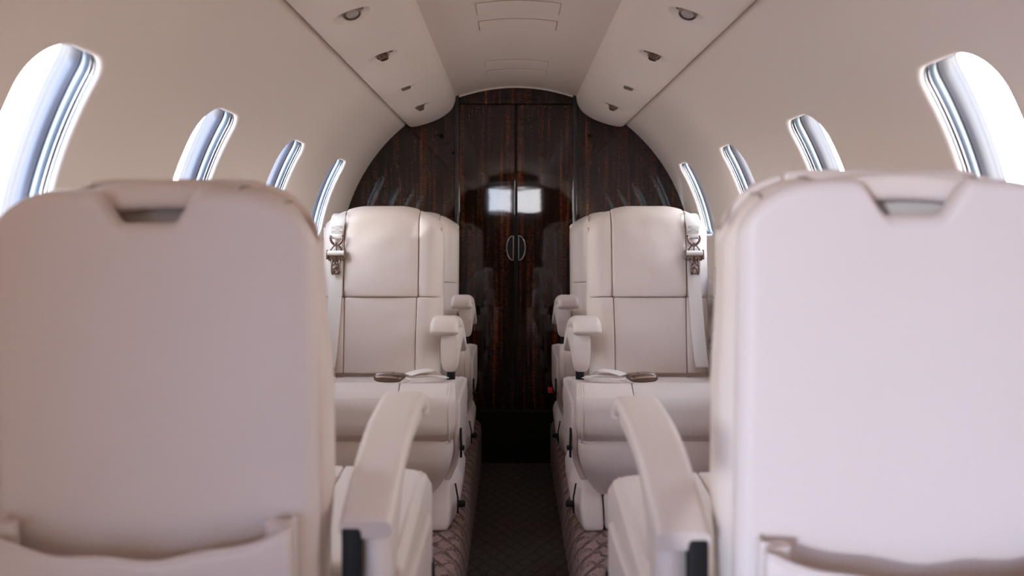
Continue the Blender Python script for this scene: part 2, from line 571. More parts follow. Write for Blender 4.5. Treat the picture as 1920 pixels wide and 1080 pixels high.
# ------------------------------------------------------------------ overhead service panels with lamp recesses
PROF = [(0.2735, 1.6735), (0.2745, 1.655), (0.279, 1.632), (0.292, 1.606), (0.316, 1.583), (0.355, 1.560), (0.405, 1.541), (0.448, 1.530), (0.474, 1.527), (0.4885, 1.532), (0.493, 1.542), (0.4935, 1.556)]
PP = spline([(x, 0, z) for x, z in PROF], 110)
PLEN = [0.0]
for a, b in zip(PP, PP[1:]): PLEN.append(PLEN[-1] + (b - a).length)
def prof_at(s):
    for k in range(len(PP) - 1):
        if PLEN[k + 1] >= s:
            t = (s - PLEN[k]) / max(1e-9, PLEN[k + 1] - PLEN[k]); p = PP[k].lerp(PP[k + 1], t)
            tg = (PP[min(k + 2, len(PP) - 1)] - PP[max(k - 1, 0)]).normalized()
            return p, Vector((-tg.z, 0, tg.x)) * -1
    return PP[-1], Vector((0, 0, 1))
SC = None
for k, p in enumerate(PP):
    if p.x >= 0.383: SC = PLEN[k]; break
LAMPS = [(1.885, 0.046, 0.047, 0.020, 'A'), (2.325, 0.046, 0.044, 0.018, 'B'), (2.825, 0.044, 0.022, 0.014, 'C'), (3.25, 0.046, 0.034, 0.014, 'B')]
def overhead(side, sname):
    ys = set()
    y = YF
    while y < YB - 0.012: ys.add(round(y, 4)); y += 0.06
    ys.add(YB - 0.012)
    for (ly, hu, hv, dep, kind) in LAMPS:
        for k in range(-26, 27): ys.add(round(ly + hv * 1.06 * k / 26, 4))
    ys = sorted(ys); n = len(PP)
    vs = []; fs = []
    for y in ys:
        for k, p in enumerate(PP):
            q = Vector((p.x, y, p.z))
            for (ly, hu, hv, dep, kind) in LAMPS:
                r2 = ((PLEN[k] - SC) / hu) ** 2 + ((y - ly) / hv) ** 2
                if r2 < 1:
                    _, nn = prof_at(PLEN[k]); q += -nn * dep * (1 - r2) ** 0.8 * -1 if nn.z > 0 else -nn * dep * (1 - r2) ** 0.8
            q.x *= side; vs.append(q)
    for i in range(len(ys) - 1):
        for k in range(n - 1):
            a = i * n + k; fs.append([a, a + 1, a + n + 1, a + n])
    o = link('overhead_service_panel', vs, fs, 'panel', recalc=False)
    tag(o, f'long cream overhead panel with four recessed fittings on the {sname} of the ceiling', 'overhead panel', 'overhead service panels')
    words = ['nearest', 'second nearest', 'third nearest', 'farthest']
    for (ly, hu, hv, dep, kind), wd in zip(LAMPS, words):
        p, nn = prof_at(SC)
        if nn.z > 0: nn = -nn
        # frame: w = outward normal (down), u = across, v = along y
        w = Vector((nn.x * side, 0, nn.z)).normalized(); v = Vector((0, 1, 0)); u = v.cross(w).normalized()
        org = Vector((p.x * side, ly, p.z)) - w * dep
        e = empty('reading_light' if kind != 'C' else 'call_fitting', org)
        def fr(q, tilt=0.0, ou=0, ov=0, ow=0):
            d = Matrix.Rotation(tilt, 3, 'X') @ q
            return u * (d.x + ou) + v * (d.y + ov) + w * (d.z + ow)
        if kind == 'A':
            g = G(); g.add(lathe([(0.0, -0.006), (0.024, -0.006), (0.0245, 0.004), (0.022, 0.016), (0.0205, 0.019), (0.0185, 0.0185), (0.0175, 0.014), (0.0, 0.014)]), lambda q: fr(q, 0.30)); link('housing', g.v, g.f, 'nickel', e, angle=40)
            g = G(); g.add(lathe([(0.0, 0.0145), (0.0165, 0.0145), (0.0150, 0.0175), (0.0, 0.0188)]), lambda q: fr(q, 0.30)); link('lens', g.v, g.f, 'lens', e)
            g = G(); g.add(rbox(0.030, 0.008, 0.005, 0.003, (4, 2, 1), 2), lambda q: fr(q, 0, 0.008 * side, 0.010, 0.002)); link('bracket', g.v, g.f, 'nickel', e)
            tag(e, f'{wd} fitting on the {sname} overhead panel, a round reading light in a dish', 'reading light', 'fittings in the overhead panels')
        elif kind == 'B':
            g = G(); g.add(lathe([(0.0, -0.006), (0.021, -0.006), (0.0215, 0.003), (0.0195, 0.014), (0.018, 0.0165), (0.016, 0.016), (0.0155, 0.012), (0.0, 0.012)]), lambda q: fr(q, 0.30, 0, 0.006)); link('housing', g.v, g.f, 'nickel', e, angle=40)
            g = G(); g.add(lathe([(0.0, 0.0125), (0.0150, 0.0125), (0.0135, 0.015), (0.0, 0.016)]), lambda q: fr(q, 0.30, 0, 0.006)); link('lens', g.v, g.f, 'lens', e)
            g = G(); g.add(rbox(0.028, 0.007, 0.005, 0.003, (4, 2, 1), 2), lambda q: fr(q, 0, 0.006 * side, 0.014, 0.003)); link('bracket', g.v, g.f, 'nickel', e)
            g = G(); g.add(lathe([(0.0, -0.004), (0.013, -0.004), (0.0145, 0.008), (0.0125, 0.022), (0.0125, 0.030), (0.0105, 0.031), (0.0095, 0.026), (0.0, 0.026)]), lambda q: fr(q, 0.12, 0.003 * side, -0.016)); link('air_nozzle', g.v, g.f, 'bronze', e, angle=40)
            tag(e, f'{wd} fitting on the {sname} overhead panel, a reading light with an air nozzle beneath', 'reading light', 'fittings in the overhead panels')
        else:
            g = G(); g.add(rbox(0.017, 0.009, 0.010, 0.004, (4, 2, 2), 3), lambda q: fr(q, 0.2, 0, 0, 0.008)); link('barrel', g.v, g.f, 'nickel', e)
            g = G()
            for k in range(5): g.add(rbox(0.0009, 0.0095, 0.0102, 0.0006, (1, 1, 1), 1), lambda q, k=k: fr(q, 0.2, -0.012 + 0.006 * k, 0, 0.0085))
            link('ribs', g.v, g.f, 'bronze', e)
            tag(e, f'{wd} fitting on the {sname} overhead panel, a slim ribbed metal barrel', 'fitting', 'fittings in the overhead panels')
overhead(-1, 'left'); overhead(1, 'right')

# ------------------------------------------------------------------ floor, platforms, ledges
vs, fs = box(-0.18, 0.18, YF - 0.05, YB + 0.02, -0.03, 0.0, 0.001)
tag(link('floor', vs, fs, 'aisle', smooth=False), 'carpeted aisle floor, its darkness painted into the carpet colour', 'floor', kind='structure')
for side, sname in ((-1, 'left'), (1, 'right')):
    prof = [(0.157, -0.02), (0.157, 0.08), (0.157, 0.145)]
    for k in range(1, 9):
        a = radians(90) * k / 8
        prof.append((0.197 - 0.040 * cos(a), 0.160 + 0.040 * sin(a)))
    prof += [(0.203, 0.2005), (0.204, 0.2035), (0.30, 0.2035), (0.50, 0.2035), (0.79, 0.2035)]
    ys = [YF - 0.05 + (YB + 0.07 - YF) * k / 60 for k in range(61)]
    vs = [Vector((side * x, y, z)) for y in ys for x, z in prof]; fs = []
    n = len(prof)
    for i in range(60):
        for k in range(n - 1): fs.append([i * n + k, i * n + k + 1, (i + 1) * n + k + 1, (i + 1) * n + k])
    tag(link('seat_platform', vs, fs, 'platform', recalc=False), f'raised carpeted platform with a rounded edge carrying the {sname} seats', 'platform', kind='structure')
    # side ledge below the windows
    g = G(); g.add(box(0.735, 0.80, YF if side > 0 else YD, YB - 0.02, 0.80, 0.86, 0.012), lambda p: Vector((p.x * side, p.y, p.z)))
    tag(link('trim_%d' % (2 if side < 0 else 3), g.v, g.f, 'plastic'), f'cream side ledge below the {sname} windows', 'trim', kind='structure')
e = empty('cup_holder', (0.70, 2.72, 0.86))
g = G(); g.add(rbox(0.030, 0.05, 0.045, 0.006, (2, 2, 2), 2), lambda p: p + Vector((0, 0, 0.02))); link('body', g.v, g.f, 'black', e)
g = G(); g.add(rbox(0.032, 0.052, 0.004, 0.003, (2, 2, 1), 2), lambda p: p + Vector((0, 0, 0.068))); link('rim', g.v, g.f, 'smoke', e)
tag(e, 'small dark holder on the ledge beside the second right seat', 'holder')

# ------------------------------------------------------------------ rear bulkhead
def disc_piece(x0, x1, z0, ytop, yfront, yback, zcap=None):
    """vertical slab between x0 and x1, from z0 up to the cabin circle (or zcap)"""
    n = 28; f = []; v = []
    def top(x):
        z = ZC + sqrt(max(0, (R + 0.015) ** 2 - x * x))
        return z if zcap is None else min(z, zcap)
    def bot(x): return z0
    xs = [x0 + (x1 - x0) * k / n for k in range(n + 1)]
    for y in (yfront, yback):
        for x in xs: v.append(Vector((x, y, bot(x))))
        for x in xs: v.append(Vector((x, y, top(x))))
    m = n + 1
    for k in range(n):
        f.append([k, k + 1, m + k + 1, m + k]); f.append([2 * m + k, 2 * m + k + 1, 3 * m + k + 1, 3 * m + k])
        f.append([k, k + 1, 2 * m + k + 1, 2 * m + k]); f.append([m + k, m + k + 1, 3 * m + k + 1, 3 * m + k])
    f.append([0, m, 3 * m, 2 * m]); f.append([n, m + n, 3 * m + n, 2 * m + n])
    return v, f
XS = 0.268
v, f = disc_piece(-0.815, -XS - 0.008, PL, 0, YB, YB + 0.03); w1 = link('wall_rear', v, f, 'wood', smooth=False)
tag(w1, 'glossy dark striped wood bulkhead panel left of the doors', 'wall', kind='structure')
v, f = disc_piece(XS + 0.008, 0.815, PL, 0, YB, YB + 0.03); w2 = link('wall_rear', v, f, 'wood', smooth=False)
tag(w2, 'glossy dark striped wood bulkhead panel right of the doors', 'wall', kind='structure')
v, f = disc_piece(-XS, XS, 1.634, 0, YB + 0.004, YB + 0.03); w3 = link('wall_rear', v, f, 'wood', smooth=False)
tag(w3, 'curved dark wood header above the double doors', 'wall', kind='structure')
v, f = box(-0.82, 0.82, YB + 0.035, YB + 0.05, -0.02, 1.76, 0.001)
tag(link('wall_backing', v, f, 'black', smooth=False), 'black backing behind the wood doors', 'wall', kind='structure')
v, f = box(-0.20, 0.20, YB - 0.004, YB + 0.03, -0.01, 0.236, 0.002)
tag(link('baseboard_rear', v, f, 'kick', smooth=False), 'dark carpeted kick panel under the wood doors', 'baseboard', kind='structure')
for side, sname, no in ((-1, 'left', 1), (1, 'right', 2)):
    e = empty(f'door_{no}', (side * 0.135, YB, 0.24))
    off = -e.location
    x0, x1 = (-XS, -0.004) if side < 0 else (0.004, XS)
    g = G(); g.add(box(x0, x1, YB + 0.004, YB + 0.028, 0.24, 1.630, 0.003), lambda p: p + off); link('door_panel', g.v, g.f, 'wood', e, smooth=False)
    # D-shaped ring pull against the meeting edge
    xe = side * 0.012
    pts = [(xe + side * 0.030 * sin(pi * k / 24), YB - 0.001, 0.977 + 0.056 * cos(pi * k / 24)) for k in range(25)]
    pts += [(xe, YB - 0.001, 0.921 + 0.112 * k / 10) for k in range(1, 10)]
    g = G(); g.add(tube(pts, 0.0032, 8, True), lambda p: p + off); h = link('handle', g.v, g.f, 'smoke', e)
    cup = [(0.0, 0.977)] + [(0.028 * sin(pi * k / 24), 0.977 + 0.053 * cos(pi * k / 24)) for k in range(25)]
    vs = []; fs = []
    for y in (YB + 0.0030, YB + 0.0042):
        for (a, z) in cup: vs.append(Vector((xe + side * a, y, z)) + off)
    m = len(cup)
    for k in range(1, m - 1):
        fs.append([0, k, k + 1]); fs.append([m, m + k, m + k + 1]); fs.append([k, k + 1, m + k + 1, m + k])
    link('handle_cup', vs, fs, 'black', e, smooth=False)
    tag(e, f'{sname} leaf of the glossy dark wood double doors at the end of the aisle', 'door', kind='structure')
    g = G(); g.add(box(side * XS - 0.011, side * XS + 0.011, YB - 0.012, YB + 0.03, PL, 1.672, 0.005))
    tag(link(f'trim_{3 + no}', g.v, g.f, 'strip', smooth=False), f'glossy black upright strip at the {sname} of the wood doors', 'trim', kind='structure')
    g = G(); g.add(tube([(side * (XS - 0.004), YB - 0.014, PL + 0.05), (side * (XS - 0.004), YB - 0.014, 1.62)], 0.0022, 8))
    tag(link(f'trim_{5 + no}', g.v, g.f, 'smoke'), f'slim bright bead down the {sname} black door strip', 'trim', kind='structure')
g = G(); g.add(box(-0.0036, 0.0036, YB + 0.008, YB + 0.027, 0.24, 1.628, 0.001))
tag(link('trim_8', g.v, g.f, 'black'), 'black seam between the two wood door leaves', 'trim', kind='structure')

# ------------------------------------------------------------------ front end behind the camera (seen only in reflections)
def front_partition():
    g = G()
    for s in (-1, 1):
        v, f = disc_piece(min(s * 0.30, s * 0.815), max(s * 0.30, s * 0.815), 0.0, 0, YF, YF - 0.03); g.add((v, f))
    v, f = disc_piece(-0.30, 0.30, 1.60, 0, YF, YF - 0.03); g.add((v, f))
    tag(link('wall_front', g.v, g.f, 'wood', smooth=False), 'dark wood partition at the cockpit end, behind the viewer', 'wall', kind='structure')
    # cockpit enclosure with a windscreen opening
    y0, y1 = YF - 0.9, YF - 0.03
    g = G()
    g.add(box(-0.82, -0.80, y0, y1, 0, 1.75, .001)); g.add(box(0.80, 0.82, y0, y1, 0, 1.75, .001))
    g.add(box(-0.82, 0.82, y0, y1, 1.74, 1.76, .001)); g.add(box(-0.82, 0.82, y0, y1, -0.04, -0.02, .001))
    g.add(box(-0.82, 0.82, y0 - 0.02, y0, -0.02, 1.30, .001)); g.add(box(-0.82, 0.82, y0 - 0.02, y0, 1.575, 1.76, .001))
    g.add(box(-0.82, -0.30, y0 - 0.02, y0, 1.30, 1.575, .001)); g.add(box(0.38, 0.82, y0 - 0.02, y0, 1.30, 1.575, .001))
    g.add(box(-0.03, 0.03, y0 - 0.02, y0, 1.30, 1.575, .001))
    tag(link('wall_cockpit', g.v, g.f, 'cockpit', smooth=False), 'dark cockpit enclosure behind the viewer', 'wall', kind='structure')
    PORTALS.append((Vector((0, y0 - 0.03, 1.44)), Vector((0, y0 - 1, 1.44)), 0.7, 0.38))
front_partition()

# ------------------------------------------------------------------ seats
# seat space: s = sideways (+ towards the aisle), f = forwards, z = up from the platform
def ztop_fn(zt, h, s0, s1):
    def fn(s):
        t = max(0.0, (abs(s) - s0) / (s1 - s0)); return zt - h * t ** 2.6
    return fn

def make_seat(name, xc, yc, side, facing, near, lab, group, ZT=0.945, zp=0.52, nar=1.0):
    root = empty(name, (xc, yc, PL + 0.0035))
    tag(root, lab, 'seat', group)
    sx = -side
    cl = 0.385 if near else 0.47          # cushion length ahead of the backrest
    REC = radians(3.0 if near else 7.0)
    def W(p): return Vector((sx * p[0], facing * p[1], p[2]))
    def rec(p):                            # recline about the foot of the backrest
        dz = p[2] - 0.40
        return Vector((p[0], p[1] * cos(REC) - dz * sin(REC), 0.40 + p[1] * sin(REC) + dz * cos(REC)))
    def part(nm, vf_list, mat, parent=None, fn=None, angle=None):
        g = G()
        for vf in vf_list: g.add(vf, (lambda p: W(fn(p))) if fn else W)
        return link(nm, g.v, g.f, mat, parent or root, angle=angle)
    DROP = lambda a: 0.056 * max(0.0, (abs(a) - 0.055) / 0.148) ** (3.4 if near else 1.9)
    ZB = ZT - 0.010
    def narrow(a, z):
        if not near: return a
        return a * (1 - nar * (0.045 + 0.075 * smoothstep(0.60, 0.86, z)))
    # --- backrest body (gusset between the rear shell and the front pads)
    def body_fn(p):
        s, f, z = p
        k = max(0, (z - 0.34) / (ZB - 0.34))
        z2 = z - DROP(s) * k ** 3
        # narrower waist at the cushion
        s2 = narrow(s * (1.0 - 0.05 * smoothstep(0.55, 0.40, z)), z)
        if f < -0.066: f += 0.034 * (1 - smoothstep(0.075, 0.10, abs(s))) * smoothstep(ZT - 0.12, ZT - 0.09, z)
        return rec((s2, f, z2))
    part('backrest', [rbox(0.203, 0.046, (ZB - 0.34) / 2, 0.036, (40, 3, 40), 6, (0, -0.066, (ZB + 0.34) / 2))], 'leather', fn=body_fn)
    if near:
        g = G()
        for a in (-0.165, -0.105, 0.105, 0.165):
            g.add(tube([W(rec((narrow(a, 0.9), f, ZB - DROP(a) - 0.012 * max(0, (abs(f + 0.066) - 0.02) / 0.026) ** 2 + 0.0006))) for f in [-0.104 + 0.076 * k / 10 for k in range(11)]], 0.0016, 6))
        link('gusset_seam', g.v, g.f, 'seam', root)
    # --- rear shell with the hand-grip notch
    zs0, zs1 = 0.20, ZT - 0.013
    def shell_fn(p):
        s, f, z = p
        k = (z - zs0) / (zs1 - zs0)
        z2 = z - 0.052 * max(0.0, (abs(s) - 0.05) / 0.14) ** 4 * max(0, k) ** 3
        nt = 1 - smoothstep(0.028, 0.064, abs(s))
        z2 -= 0.040 * nt * smoothstep(0.75, 1.0, k)
        f2 = f + 0.010 * (abs(s) / 0.19) ** 3
        return rec((s, f2, z2))
    shell = part('back_shell', [rbox(0.190, 0.018, (zs1 - zs0) / 2, 0.0175, (46, 1, 60), 5, (0, -0.138, (zs1 + zs0) / 2))], 'shell', fn=shell_fn)
    # padded roll seen through the notch
    def roll_fn(p):
        return rec((p[0], p[1], p[2] - 0.010 * (abs(p[0]) / 0.09) ** 2))
    part('grip_roll', [rbox(0.086, 0.022, 0.0165, 0.012, (10, 2, 2), 4, (0, -0.098, ZT - 0.0215))], 'leather', fn=roll_fn)
    # --- pocket on the rear of the backrest
    plan = [(-0.166, -0.154), (-0.171, -0.160), (-0.168, -0.165), (-0.150, -0.165), (-0.143, -0.168), (-0.146, -0.172), (-0.160, -0.173), (-0.170, -0.175), (-0.172, -0.181), (-0.166, -0.184)]
    mid = [(-0.150, -0.186), (-0.11, -0.190), (-0.06, -0.193), (0.0, -0.194)]
    half = spline([(a, -0.154 + (b + 0.154) * 1.6, 0) for a, b in plan + mid], 70)
    path = half + [Vector((-p.x, p.y, 0)) for p in reversed(half[:-1])]
    rows = 22; vs = []; fs = []; n = len(path)
    for r_ in range(rows + 1):
        t = r_ / rows
        for p in path:
            sag = 0.0
            if p.y < -0.2005:
                q = max(0, 1 - (p.x / 0.166) ** 2)
                sag = 0.025 * q ** 0.8 + 0.003 * sin(p.x * 55) * q
            z = zp - sag * (1 - t) ** 1.5 - 0.25 * t
            dp = p.y + 0.154
            f = -0.154 + dp * (1 - 0.75 * t) - 0.005 * sin(pi * min(1, t * 2.2)) * (1 if p.y < -0.198 else 0)
            f += 0.004 * noise.noise(Vector((p.x * 14, t * 7, 1.3 + xc))) * min(1, t * 8) * (1 if p.y < -0.198 else 0)
            vs.append(W(rec((p.x, f, z))))
    for r_ in range(rows):
        for k in range(n - 1): fs.append([r_ * n + k, r_ * n + k + 1, (r_ + 1) * n + k + 1, (r_ + 1) * n + k])
    po = link('seat_pocket', vs, fs, 'shell', root, recalc=False)
    md = po.modifiers.new('thick', 'SOLIDIFY'); md.thickness = 0.0035; md.offset = 0
    rim = [W(rec((p.x, p.y, zp - ((0.025 * max(0, 1 - (p.x / 0.166) ** 2) ** 0.8 + 0.003 * sin(p.x * 55) * max(0, 1 - (p.x / 0.166) ** 2)) if p.y < -0.2005 else 0)))) for p in path]
    g = G(); g.add(tube(rim, 0.0028, 8)); link('rim', g.v, g.f, 'shell', po)
    # --- front pads
    zh = 0.634
    ZP = ZT - 0.001
    def face(a, z):
        """large-scale shape of the front of the backrest"""
        zt = ZP - DROP(a)
        d = -0.038 * max(0.0, (abs(a) - 0.135) / 0.068) ** 2.4
        d -= 0.042 * max(0.0, 1 - (zt - z) / 0.055) ** 2.2
        u = max(-1, min(1, a / 0.123))
        if z > zh: d += 0.016 * (1 - u * u) ** 0.7 * (1 - ((z - 0.74) / 0.21) ** 2 if abs(z - 0.74) < 0.21 else 0)
        else: d += 0.006 * (1 - u * u)
        if abs(a) > 0.123: d += 0.004 * max(0, 1 - ((abs(a) - 0.16) / 0.04) ** 2)
        return d
    def pad(s0, s1, z0, z1, f0, th, r, n, top=False, wr=0.0, taper=0.0):
        hs = (s1 - s0) / 2; hz = (z1 - z0) / 2; cs = (s0 + s1) / 2; cz = (z0 + z1) / 2
        def fn(p):
            a, f, z = p
            u = max(-1, min(1, (a - cs) / hs)); v = max(-1, min(1, (z - cz) / hz))
            w = max(0, min(1, (f - f0) / th * 1.2))
            z2 = z
            if top: z2 = z - DROP(a) * max(0, (z - z0) / (z1 - z0)) ** 2
            f += face(a, z2) * w
            if wr:
                f += wr * noise.noise(Vector((a * 15 + xc * 9, z * 15, 0.4))) * (1 - u ** 4) * (1 - v ** 4) * w
                f -= 0.010 * exp(-((v + 1) / 0.10) ** 2) * (abs(u) ** 4) * w * (1 if top else 0)
            a *= 1 - taper * (1 - smoothstep(0.40, 0.93, z))
            return rec((narrow(a, z), f, z2))
        return rbox(hs, th / 2, hz, r, n, 4, (cs, f0 + th / 2, cz)), fn
    b, fn = pad(-0.1228, 0.1228, zh, ZP, -0.064, 0.068, 0.007, (22, 2, 26), True, 0.005); part('headrest', [b], 'leather', fn=fn)
    b, fn = pad(-0.1228, 0.1228, 0.385, zh - 0.0015, -0.064, 0.066, 0.006, (22, 2, 18), False, 0.003, 0.05); part('back_cushion', [b], 'leather', fn=fn)
    for sg in (-1, 1):
        a0, a1 = sorted((sg * 0.1240, sg * 0.2025))
        b, fn = pad(a0, a1, zh + 0.0005, ZP - 0.002, -0.062, 0.064, 0.007, (14, 2, 26), True, 0.001); part('back_bolster', [b], 'leather', fn=fn)
        b, fn = pad(a0, a1, 0.385, zh - 0.001, -0.062, 0.064, 0.006, (14, 2, 16), False, 0.001, 0.05); part('back_bolster', [b], 'leather', fn=fn)
        pp = []
        for k in range(40):
            z = 0.40 + (ZP - 0.075 - 0.40) * k / 39
            a = 0.199 * (1 - 0.05 * (1 - smoothstep(0.40, 0.93, z)))
            pp.append(W(rec((narrow(sg * a, z), -0.035, z))))
        g = G(); g.add(tube(pp, 0.0035, 6)); link('piping', g.v, g.f, 'leather', root)
    # --- seat cushion: centre pad and two bolsters
    zc0, zc1 = 0.262, 0.433
    def cush_fn(p):
        s, f, z = p
        t = (f + 0.02) / (cl + 0.02)
        z -= (0.062 if not near else 0.03) * max(0, 1 - t) ** 1.0 * (1 if z > 0.35 else 0.2)
        if z > 0.42: z += 0.006 * (1 - (s / 0.28) ** 2)
        f -= 0.012 * (abs(s) / 0.28) ** 3 * max(0, t)
        return (s, f + 0.004 * noise.noise(Vector((s * 9, z * 14, xc))) * max(0, t), z)
    hz = (zc1 - zc0) / 2; hl_ = (cl + 0.03) / 2
    def cpad(s0, s1, r): return rbox((s1 - s0) / 2, hl_, hz, r, (10, 10, 3), 7, ((s0 + s1) / 2, cl - hl_, (zc0 + zc1) / 2))
    def squash(s0, s1, r_end):             # front roll rounder than the seams: shape z,f by roll radius
        rr = 0.070
        def fn(p):
            s, f, z = p
            df = f - (cl - rr); dz = z - (zc0 + zc1) / 2
            if df > 0:
                k = sqrt(max(0.0, 1 - (min(df, rr) / rr) ** 2))
                lim = (hz - rr) + rr * k
                if abs(dz) > lim: dz = math.copysign(lim, dz)
                z = (zc0 + zc1) / 2 + dz
            return cush_fn((s, f, z))
        return fn
    part('seat_cushion', [cpad(-0.1235, 0.1235, 0.010)], 'leather', fn=squash(0, 0, 0))
    for sg in (-1, 1):
        a0, a1 = sorted((sg * 0.1245, sg * 0.280))
        part('cushion_bolster', [cpad(a0, a1, 0.010)], 'leather', fn=lambda p, sg=sg: (lambda q: Vector((q[0] - sg * 0.012 * ((q[2] - 0.36) / 0.09) ** 2 * smoothstep(0.2, 0.28, abs(q[0])), q[1] - 0.02 * smoothstep(0.25, 0.28, abs(q[0])) * max(0, q[1] / cl), q[2])))(squash(0, 0, 0)(p)))
    # piping ring near the aisle end of the cushion
    ring = []
    for k in range(40):
        a = -pi / 2 + pi * k / 39
        ring.append((0.262, cl - 0.082 + 0.0775 * cos(a), (zc0 + zc1) / 2 + (hz + 0.0002) * sin(a)))
    ring = [(0.262, 0.02, ring[0][2])] + ring + [(0.262, 0.02, ring[-1][2])]
    g = G(); g.add(tube([W(cush_fn(p)) for p in ring], 0.0022, 6)); link('piping', g.v, g.f, 'leather', root)
    # --- lower front panel
    def low_fn(p):
        s, f, z = p
        k = smoothstep(0.27, 0.09, z)
        return (s * (1 - 0.16 * k ** 2), f - 0.07 * k * k - 0.02 * (abs(s) / 0.27) ** 4, z)
    part('leg_panel', [rbox(0.268, (cl - 0.02) / 2, 0.10, 0.045, (14, 8, 8), 5, (0, (cl - 0.04) / 2 - 0.005, 0.190))], 'leather', fn=low_fn)
    # aisle-side cover with black hinge slot
    def side_fn(p):
        s, f, z = p
        return (s - 0.035 * smoothstep(0.26, 0.10, z) ** 2, f - 0.10 * smoothstep(0.3, 0.12, z) * max(0, f / cl), z)
    part('side_cover', [rbox(0.010, (cl - 0.09) / 2, 0.125, 0.009, (2, 8, 6), 3, (0.277, (cl - 0.09) / 2 - 0.02, 0.245))], 'plastic', fn=side_fn)
    part('recline_lever', [sweep([(0.2885, cl - 0.135, 0.205), (0.2895, cl - 0.125, 0.245), (0.2885, cl - 0.12, 0.290)], 0.006, 0.012), rbox(0.007, 0.008, 0.006, 0.003, (1, 1, 1), 2, (0.292, cl - 0.13, 0.232))], 'black')
    # --- pedestal: a faceted foot, widest half way up
    pf = cl - 0.108
    rings = [  # z, front f, corner s, bulge s, bulge f
        (0.000, pf, 0.250, 0.262, pf - 0.10), (0.018, pf + 0.002, 0.255, 0.270, pf - 0.10), (0.060, pf - 0.012, 0.258, 0.283, pf - 0.105),
        (0.105, pf - 0.052, 0.250, 0.286, pf - 0.13), (0.140, pf - 0.110, 0.245, 0.272, pf - 0.16), (0.165, pf - 0.150, 0.240, 0.255, pf - 0.19)]
    for sg in (1, -1):
        vs = []; fs = []
        for (z, ff, sc_, sb_, fb_) in rings:
            for (a, f) in ((0.196, ff), (sc_, ff), (sb_, fb_), (sb_ - 0.004, -0.02), (0.196, -0.02)):
                vs.append(W((sg * a, f, z)))
        for i in range(len(rings) - 1):
            for k in range(5): fs.append([i * 5 + k, i * 5 + (k + 1) % 5, (i + 1) * 5 + (k + 1) % 5, (i + 1) * 5 + k])
        fs.append(list(range(5))); fs.append([(len(rings) - 1) * 5 + k for k in range(5)])
        pd = link('pedestal', vs, fs, 'plastic', root, angle=60)
        bv = pd.modifiers.new('soft', 'BEVEL'); bv.width = 0.010; bv.segments = 4; bv.limit_method = 'ANGLE'; bv.angle_limit = radians(14)
    part('base_cover', [rbox(0.192, 0.14, 0.052, 0.010, (6, 6, 2), 3, (0.0, pf - 0.150, 0.053))], 'plastic')
    part('track_lever', [sweep([(0.270, pf - 0.06, 0.118), (0.279, pf - 0.035, 0.085), (0.279, pf - 0.022, 0.045)], 0.005, 0.005), rbox(0.011, 0.010, 0.008, 0.005, (1, 1, 1), 3, (0.290, pf - 0.030, 0.070))], 'black')
    # --- armrests
    SA = 0.243
    tipf = cl - 0.105
    for sg in ((1, -1) if not near else (1, -1)):
        arm_pts = [(-0.085, 0.478), (-0.03, 0.505), (0.06, 0.540), (0.15, 0.566), (tipf - 0.07, 0.583), (tipf - 0.025, 0.585), (tipf - 0.002, 0.576), (tipf + 0.006, 0.556)]
        if near: arm_pts = [(-0.115, 0.482), (-0.06, 0.508), (0.02, 0.540), (0.10, 0.558), (tipf - 0.07, 0.567), (tipf - 0.022, 0.563), (tipf + 0.002, 0.549), (tipf + 0.004, 0.532)]
        path = [Vector((sg * SA, p.x, p.y)) for p in spline([(a, b, 0) for a, b in arm_pts], 44)]
        def sc(t):
            e = 1.0
            if t > 0.955: e = sqrt(max(0.05, 1 - ((t - 0.955) / 0.047) ** 2))
            if t < 0.012: e = 0.96
            return (0.9 + 0.1 * t) * (0.6 + 0.4 * e), e
        arm = part('armrest', [sweep(path, 0.074 if near else 0.082, 0.030 if near else 0.042, Vector((1, 0, 0)), 0.46, 6, True, sc)], 'leather', angle=50)
        # arm body hanging on the aisle side of the pad
        vs = []; fs = []; nn = 26
        up = [Vector((p[0], p[1] , p[2])) for p in (path[2:-16] if near else path[2:-3])]
        secs = []
        for i, p in enumerate(up):
            t = i / (len(up) - 1)
            f = p[1]; zt = p[2] - 0.008
            # depth of the body below the pad
            dep = 0.030 + 0.100 * smoothstep(0.28, 0.72, t) * sqrt(max(0.0, 1 - max(0, (t - 0.72) / 0.285) ** 2))
            if near: dep = 0.026 + 0.120 * smoothstep(0.45, 0.0, t)
            secs.append((f, zt, zt - dep))
        ring_n = 20
        for (f, zt, zb) in secs:
            hw_ = 0.020 if near else 0.025; h = (zt - zb) / 2; r_ = min(0.016, h * 0.9)
            for k in range(ring_n):
                a = 2 * pi * (k + 0.5) / ring_n
                ca, sa = cos(a), sin(a)
                px = math.copysign(abs(ca) ** 0.55, ca) * hw_; pz = math.copysign(abs(sa) ** 0.55, sa) * h
                vs.append(W((sg * (SA + (0.010 if near else 0.015)) + px, f, (zt + zb) / 2 + pz)))
        for i in range(len(secs) - 1):
            for k in range(ring_n): fs.append([i * ring_n + k, i * ring_n + (k + 1) % ring_n, (i + 1) * ring_n + (k + 1) % ring_n, (i + 1) * ring_n + k])
        fs.append(list(range(ring_n))); fs.append([(len(secs) - 1) * ring_n + k for k in range(ring_n)])
        link('arm_body', vs, fs, 'leather', arm)
        fb = -0.10 if near else 0.16
        part('arm_post', [rbox(0.012, 0.016, 0.12 if near else 0.085, 0.004, (1, 1, 2), 2, (sg * (SA - 0.018 if near else SA + 0.004), fb + 0.0, 0.375 if near else 0.43))], 'black', parent=arm)
